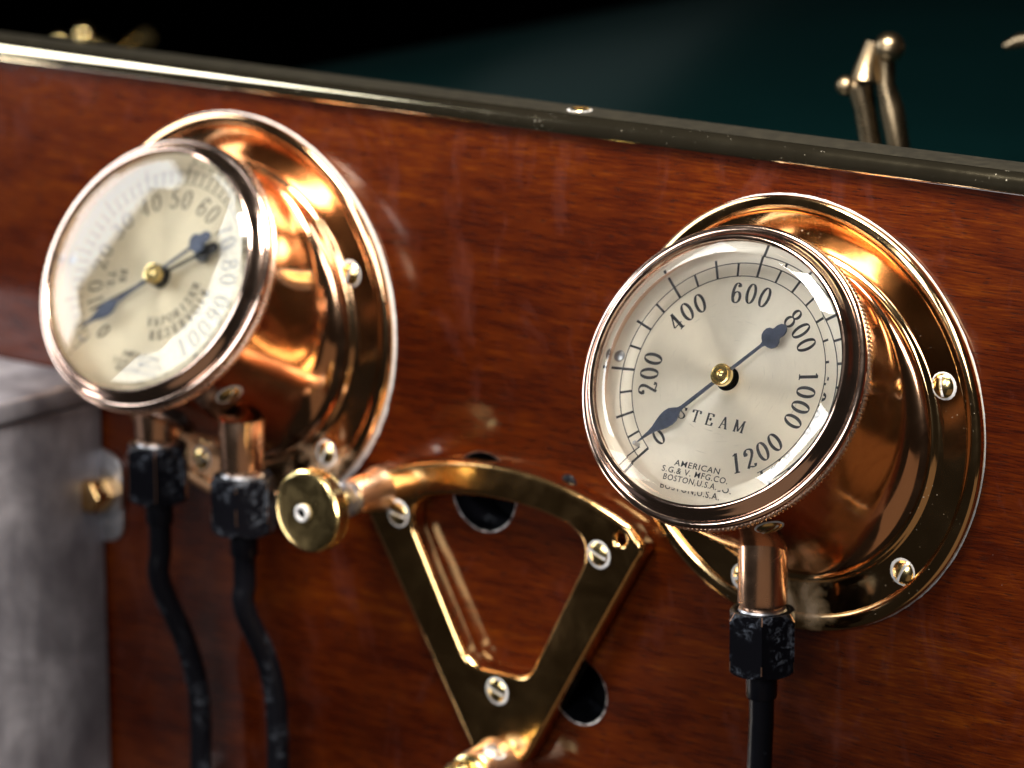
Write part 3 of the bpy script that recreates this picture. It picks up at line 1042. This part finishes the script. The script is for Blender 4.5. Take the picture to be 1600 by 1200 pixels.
# ------------------------------------------------------------------ black pipes with hexagon unions
def pipe(label, x, y, z, path, rot):
    p = thing('gauge_pipe', label, 'pipe', (x, y, z), "black pipes under the gauges")
    mb = MB()
    R6 = 12.0
    pts = []
    for k in range(6):
        a = math.radians(60 * k + rot)
        pts.append((x + R6 * math.cos(a), y + R6 * math.sin(a)))
    # hexagon with chamfered ends: intersect a hexagon with cones, sampled finely round
    seg = 288
    prof = [(0.0, 8.2, 0), (-1.1, 8.6, 0), (-0.2, 9.0, 0), (-0.05, 10.2, 0), (-2.2, 13.2, 1), (-4, 14, 1), (-10, 14, 1), (-16, 14, 1), (-18.6, 14, 1), (-20.8, 10.4, 0), (-21.2, 9.2, 0), (-21.4, 5.2, 0)]
    vs, fs = [], []
    ap = R6 * math.cos(math.radians(30))
    for (dz, rc, h) in prof:
        for i in range(seg):
            a = 2 * math.pi * i / seg
            loc = (math.degrees(a) - rot) % 60 - 30
            rh = ap / math.cos(math.radians(loc))
            rr = min(rc, rh)
            vs.append((x + rr * math.cos(a), y + rr * math.sin(a), z + dz))
    # chamfer scallops: shoulder drops lowest where the cone meets the flats
    for i in range(seg):
        a = 2 * math.pi * i / seg
        loc = (math.degrees(a) - rot) % 60 - 30
        rh = ap / math.cos(math.radians(loc))
        dep = 0.35 + (rh - ap) * 1.45
        vs[4 * seg + i] = (x + rh * math.cos(a), y + rh * math.sin(a), z - dep)
        dep2 = 20.9 - (rh - ap) * 1.1
        vs[8 * seg + i] = (x + rh * math.cos(a), y + rh * math.sin(a), z - dep2)
    for k in range(len(prof) - 1):
        for i in range(seg):
            j = (i + 1) % seg
            fs.append((k * seg + i, k * seg + j, (k + 1) * seg + j, (k + 1) * seg + i))
    mb.add(vs, fs)
    nut = mb.obj('hex_nut', 'black_nut', p, True, 24)
    nut.data.materials.append(MATS['worn'])
    for pl in nut.data.polygons:                # paint rubbed through along the corners
        v = pl.center
        a = math.degrees(math.atan2(v.y, v.x))
        loc = (a - rot) % 60
        dz = v.z / MM
        if min(loc, 60 - loc) < (0.7 + 0.5 * math.sin(dz * 1.9 + rot)) and -20 < dz < -1:
            pl.material_index = 1
    MB().lathe([(4.9, -21.2), (5.0, -22.0), (5.05, -29.0), (4.7, -29.8), (4.1, -30.0)], (x, y, z), (0, 0, 1), (1, 0, 0), (0, 1, 0), 48).obj('collar', 'black', p, True, 35)
    P_ = smooth([Vector((x, y, z - 29)), Vector((x, y, z - 40))] + [Vector(q) for q in path], 12)
    MB().tube(P_, 4.05, 28).obj('tube', 'black', p)
    return p

pipe("straight black pipe with hexagon nut under the right STEAM gauge", 4.4, -25, -59.2, [(4.2, -25, -100), (3.0, -25, -140), (2, -25, -200)], 5)
pipe("black bent pipe under the left gauge, beside the brass knob", -221.3, -25, -50.4, [(-221.6, -25, -100), (-218, -16, -125), (-216, -15, -150), (-216, -17, -200), (-216, -17, -260)], 0)
pipe("leftmost black bent pipe under the left gauge, beside the grey metal box", -259.5, -28, -44.2, [(-260, -28, -96), (-257, -18, -122), (-255, -14, -146), (-255, -15, -190), (-255, -15, -260)], 8)

# ------------------------------------------------------------------ cast quadrant frame with its knob
QX = -119.7
q = thing('quadrant_bracket', "triangular bronze bracket with open centre screwed to the board between the gauges", 'bracket', (QX, 0, -95))
arc_o = []
for i in range(31):
    x = -57.5 + 115 * i / 30
    arc_o.append((x, -174.8 + math.sqrt(140 ** 2 - x * x)))
outer = [(-11, -140), (-59.5, -59.5)] + [(-63.5, -54)] + arc_o + [(63.5, -54), (59.5, -59.5)] + [(11, -140)]
outer = rounded_poly(outer, [6, 4, 5] + [0] * 31 + [5, 4, 6], 6)
arc_i = []
for i in range(21):
    x = 31 - 62 * i / 20
    arc_i.append((x, -174.8 + math.sqrt(128.0 ** 2 - x * x)))
inner = [(38.0, -55.5)] + arc_i + [(-38.0, -55.5), (-37.4, -63)] + [(-13.0, -108.2), (13.0, -108.2), (37.4, -63)]
inner = rounded_poly(inner, [7] + [0] * 21 + [7, 9, 12, 9, 9], 10)
loops = [[(QX + x, z) for x, z in outer], [(QX + x, z) for x, z in inner], circle(QX + 53.2, -51.8, 2.0, 40)]
curve_plate('frame', loops, 7.9, -8.0, q, 'brass_frame', 1.9, 5)
for (x, z, sd) in ((-163.8, -59.0, -10), (-75.5, -58.4, -20), (-120.0, -114.9, -20)):
    slot_screw('frame_screw', (x, -8.0, z), (0, -1, 0), 4.2, 1.4, sd, q, 'brass')
LX, LZ = QX - 53.0, -51.6
Yn = (0, -1, 0); Xp = (1, 0, 0); Zp = (0, 0, 1)
MB().lathe([(8.2, 0.2), (8.2, 7.0), (7.6, 9.5), (6.9, 12), (6.6, 22), (6.2, 22.8), (2.4, 22.9)], (LX, 0, LZ), Yn, Xp, Zp, 64).obj('lug', 'lug', q, True, 40)
MB().lathe([(2.4, 22.9), (6.0, 23.0), (6.3, 23.6), (6.3, 25.8), (5.6, 26.3), (3.0, 26.4)], (LX, 0, LZ), Yn, Xp, Zp, 48).obj('collar', 'steel', q, True, 40)
def kmod(k, i, r):
    return (-0.35 if ((i + 2 * k) % 4) < 2 else 0.1) if 3 <= k <= 9 else 0
kp = [(2.9, 26.0), (3.0, 39.5), (12.6, 39.8)] + [(14.4, 40.2 + 0.85 * j) for j in range(7)] + [(13.6, 46.0), (12.4, 46.3), (2.2, 46.3)]
kn = MB().lathe(kp, (LX, 0, LZ), Yn, Xp, Zp, 360, rmod=kmod).obj('knob', 'brass', q, True, 28)
MB().lathe([(3.1, 46.2), (3.1, 47.3), (2.8, 47.6), (1.9, 47.6), (1.7, 47.2), (1.7, 46.4)], (LX - 1.2, 0, LZ - 0.6), Yn, Xp, Zp, 40).obj('knob_pin', 'residue', kn, True, 40)
MB().lathe([(1.75, 46.6), (0.01, 46.6)], (LX - 1.2, 0, LZ - 0.6), Yn, Xp, Zp, 24).obj('pin_socket', 'dark', kn, False)
# pivot lug at the foot
PX, PZ = QX - 0.5, -142.5
MB().lathe([(10.5, 0.2), (10.4, 8), (9.2, 11), (8.8, 20), (8.2, 21), (3, 21.1)], (PX, 0, PZ), Yn, Xp, Zp, 64).obj('lug', 'lug', q, True, 40)
MB().lathe([(3, 21.1), (7.8, 21.2), (8.1, 22), (8.1, 23.5), (7.4, 24), (6.6, 24.2), (7.0, 25), (7.2, 29), (6.4, 32), (4.2, 34), (1.6, 34.8), (0.01, 34.9)], (PX, 0, PZ), Yn, Xp, Zp, 48).obj('cap_nut', 'brass', q, True, 40)
sv = Vector((0.45, 0, 0.9)).normalized()
slot_screw('set_screw', Vector((PX, -14, PZ)) + sv * 8.8, sv, 3.4, 1.2, 40, q, 'steel')

ds = thing('wood_screw', "small dark screw in the board just above the bronze bracket", 'screw', (-94.5, 0, -39.5))
o_ = slot_screw('screw_head', (-94.5, -0.1, -39.0), (0, -1, 0), 3.6, 1.6, 30, ds, 'black', False, False)

# ------------------------------------------------------------------ grey sheet-metal box on the left
bx = thing('metal_box', "grey zinc metal box with overhanging lid at the far left of the board", 'box', (-380, -60, -180))
mb = MB(); mb.box(-470, -313.5, -84, -1.2, -300, -41.8); mb.obj('body', 'zinc', bx, True, 30, bevel=1.2)
mb = MB(); mb.box(-470, -311.8, -85.5, -0.9, -41.0, -32.4); mb.obj('lid', 'zinc', bx, True, 30, bevel=1.6)
curve_plate('lug_plate', [rounded_poly([(-330, -95), (-303.5, -95), (-303.5, -62), (-330, -57)], [0, 9, 9, 0], 8)], 1.6, -2.2, bx, 'steel', 0.3)
BXx, BXz = -311.8, -76.0
MB().lathe([(2, 2.0), (9.4, 2.3), (9.6, 2.8), (9.5, 3.5), (4.0, 3.6)], (BXx, 0, BXz), Yn, Xp, Zp, 48).obj('washer', 'steel', bx, True, 40)
mb = MB(); mb.lathe([(3.0, 3.6), (6.4, 3.65), (7.0, 4.4), (7.0, 11.6), (6.2, 12.8), (3.2, 13.2), (0.01, 13.3)], (BXx, 0, BXz), Yn, Xp, Zp, 6)
mb.obj('nut', 'brass_frame', bx, True, 20, bevel=0.4)
MB().lathe([(2, 0.1), (9.0, 0.2), (9.2, 0.9), (8.4, 1.5), (5.4, 1.6), (5.2, 4.6), (0.01, 4.8)], (-313.4, -47, -203), (1, 0, 0), (0, 1, 0), (0, 0, 1), 48).obj('rivet', 'steel', bx, True, 40)

# ------------------------------------------------------------------ brass catches on the bonnet, far out of focus
def at(u, v, y):
    d = Vector(((u - 800) / 6675.86, -(v - 600) / 6675.86, -1.0))
    w = RX * d.x + UP * d.y + BK * d.z
    c = Vector((772.475, -1101.084, 327.541))
    return c + w * ((y - c.y) / w.y)

ct = thing('bonnet_catch', "upright brass catch with two prongs standing on the bonnet, right of the trim screw", 'catch', at(1385, 250, 140))
mb = MB()
mb.tube([at(1368, 300, 140), at(1362, 230, 140), at(1352, 170, 140), at(1345, 135, 140)], [4.2, 4.0, 3.9, 4.6], 20)
mb.sphere(at(1322, 134, 138), 3.6)
mb.tube([at(1322, 134, 139), at(1345, 138, 140)], 2.6, 16)
mb.obj('post', 'bronze', ct)
MB().tube([at(1352, 128, 136), at(1356, 100, 138), at(1366, 66, 140)], [5.6, 4.0, 3.0], 20).obj('hook', 'bronze', ct)
mb = MB()
mb.tube([at(1412, 300, 140), at(1406, 236, 140), at(1394, 170, 140), at(1384, 130, 140), at(1386, 84, 140)], [4.0, 3.9, 4.2, 3.2, 3.2], 20)
mb.sphere(at(1390, 74, 138), 5.4)
mb.obj('lever', 'bronze', ct)

c2 = thing('bonnet_catch', "far brass catch with two round knobs behind the board's left end", 'catch', at(150, 100, 330))
mb = MB()
mb.sphere(at(131, 54, 320), 4.2)
mb.sphere(at(94, 66, 320), 3.6)
mb.obj('knob', 'brass', c2)
MB().tube([at(108, 72, 330), at(136, 74, 325), at(168, 84, 330), at(190, 98, 330)], [3, 5.5, 4, 2.5], 16).obj('base', 'brass', c2)
MB().tube([at(196, 86, 330), at(212, 70, 326), at(229, 58, 322)], [4.0, 4.2, 3.6], 16).obj('lever', 'brass', c2)

c3 = thing('hood_fastener', "dim brass fastener at the far right edge behind the board", 'fastener', at(1590, 66, 150))
MB().tube([at(1572, 72, 190), at(1592, 64, 190), at(1640, 56, 190)], [1.6, 2.6, 3.0], 16).obj('bar', 'bronze', c3)
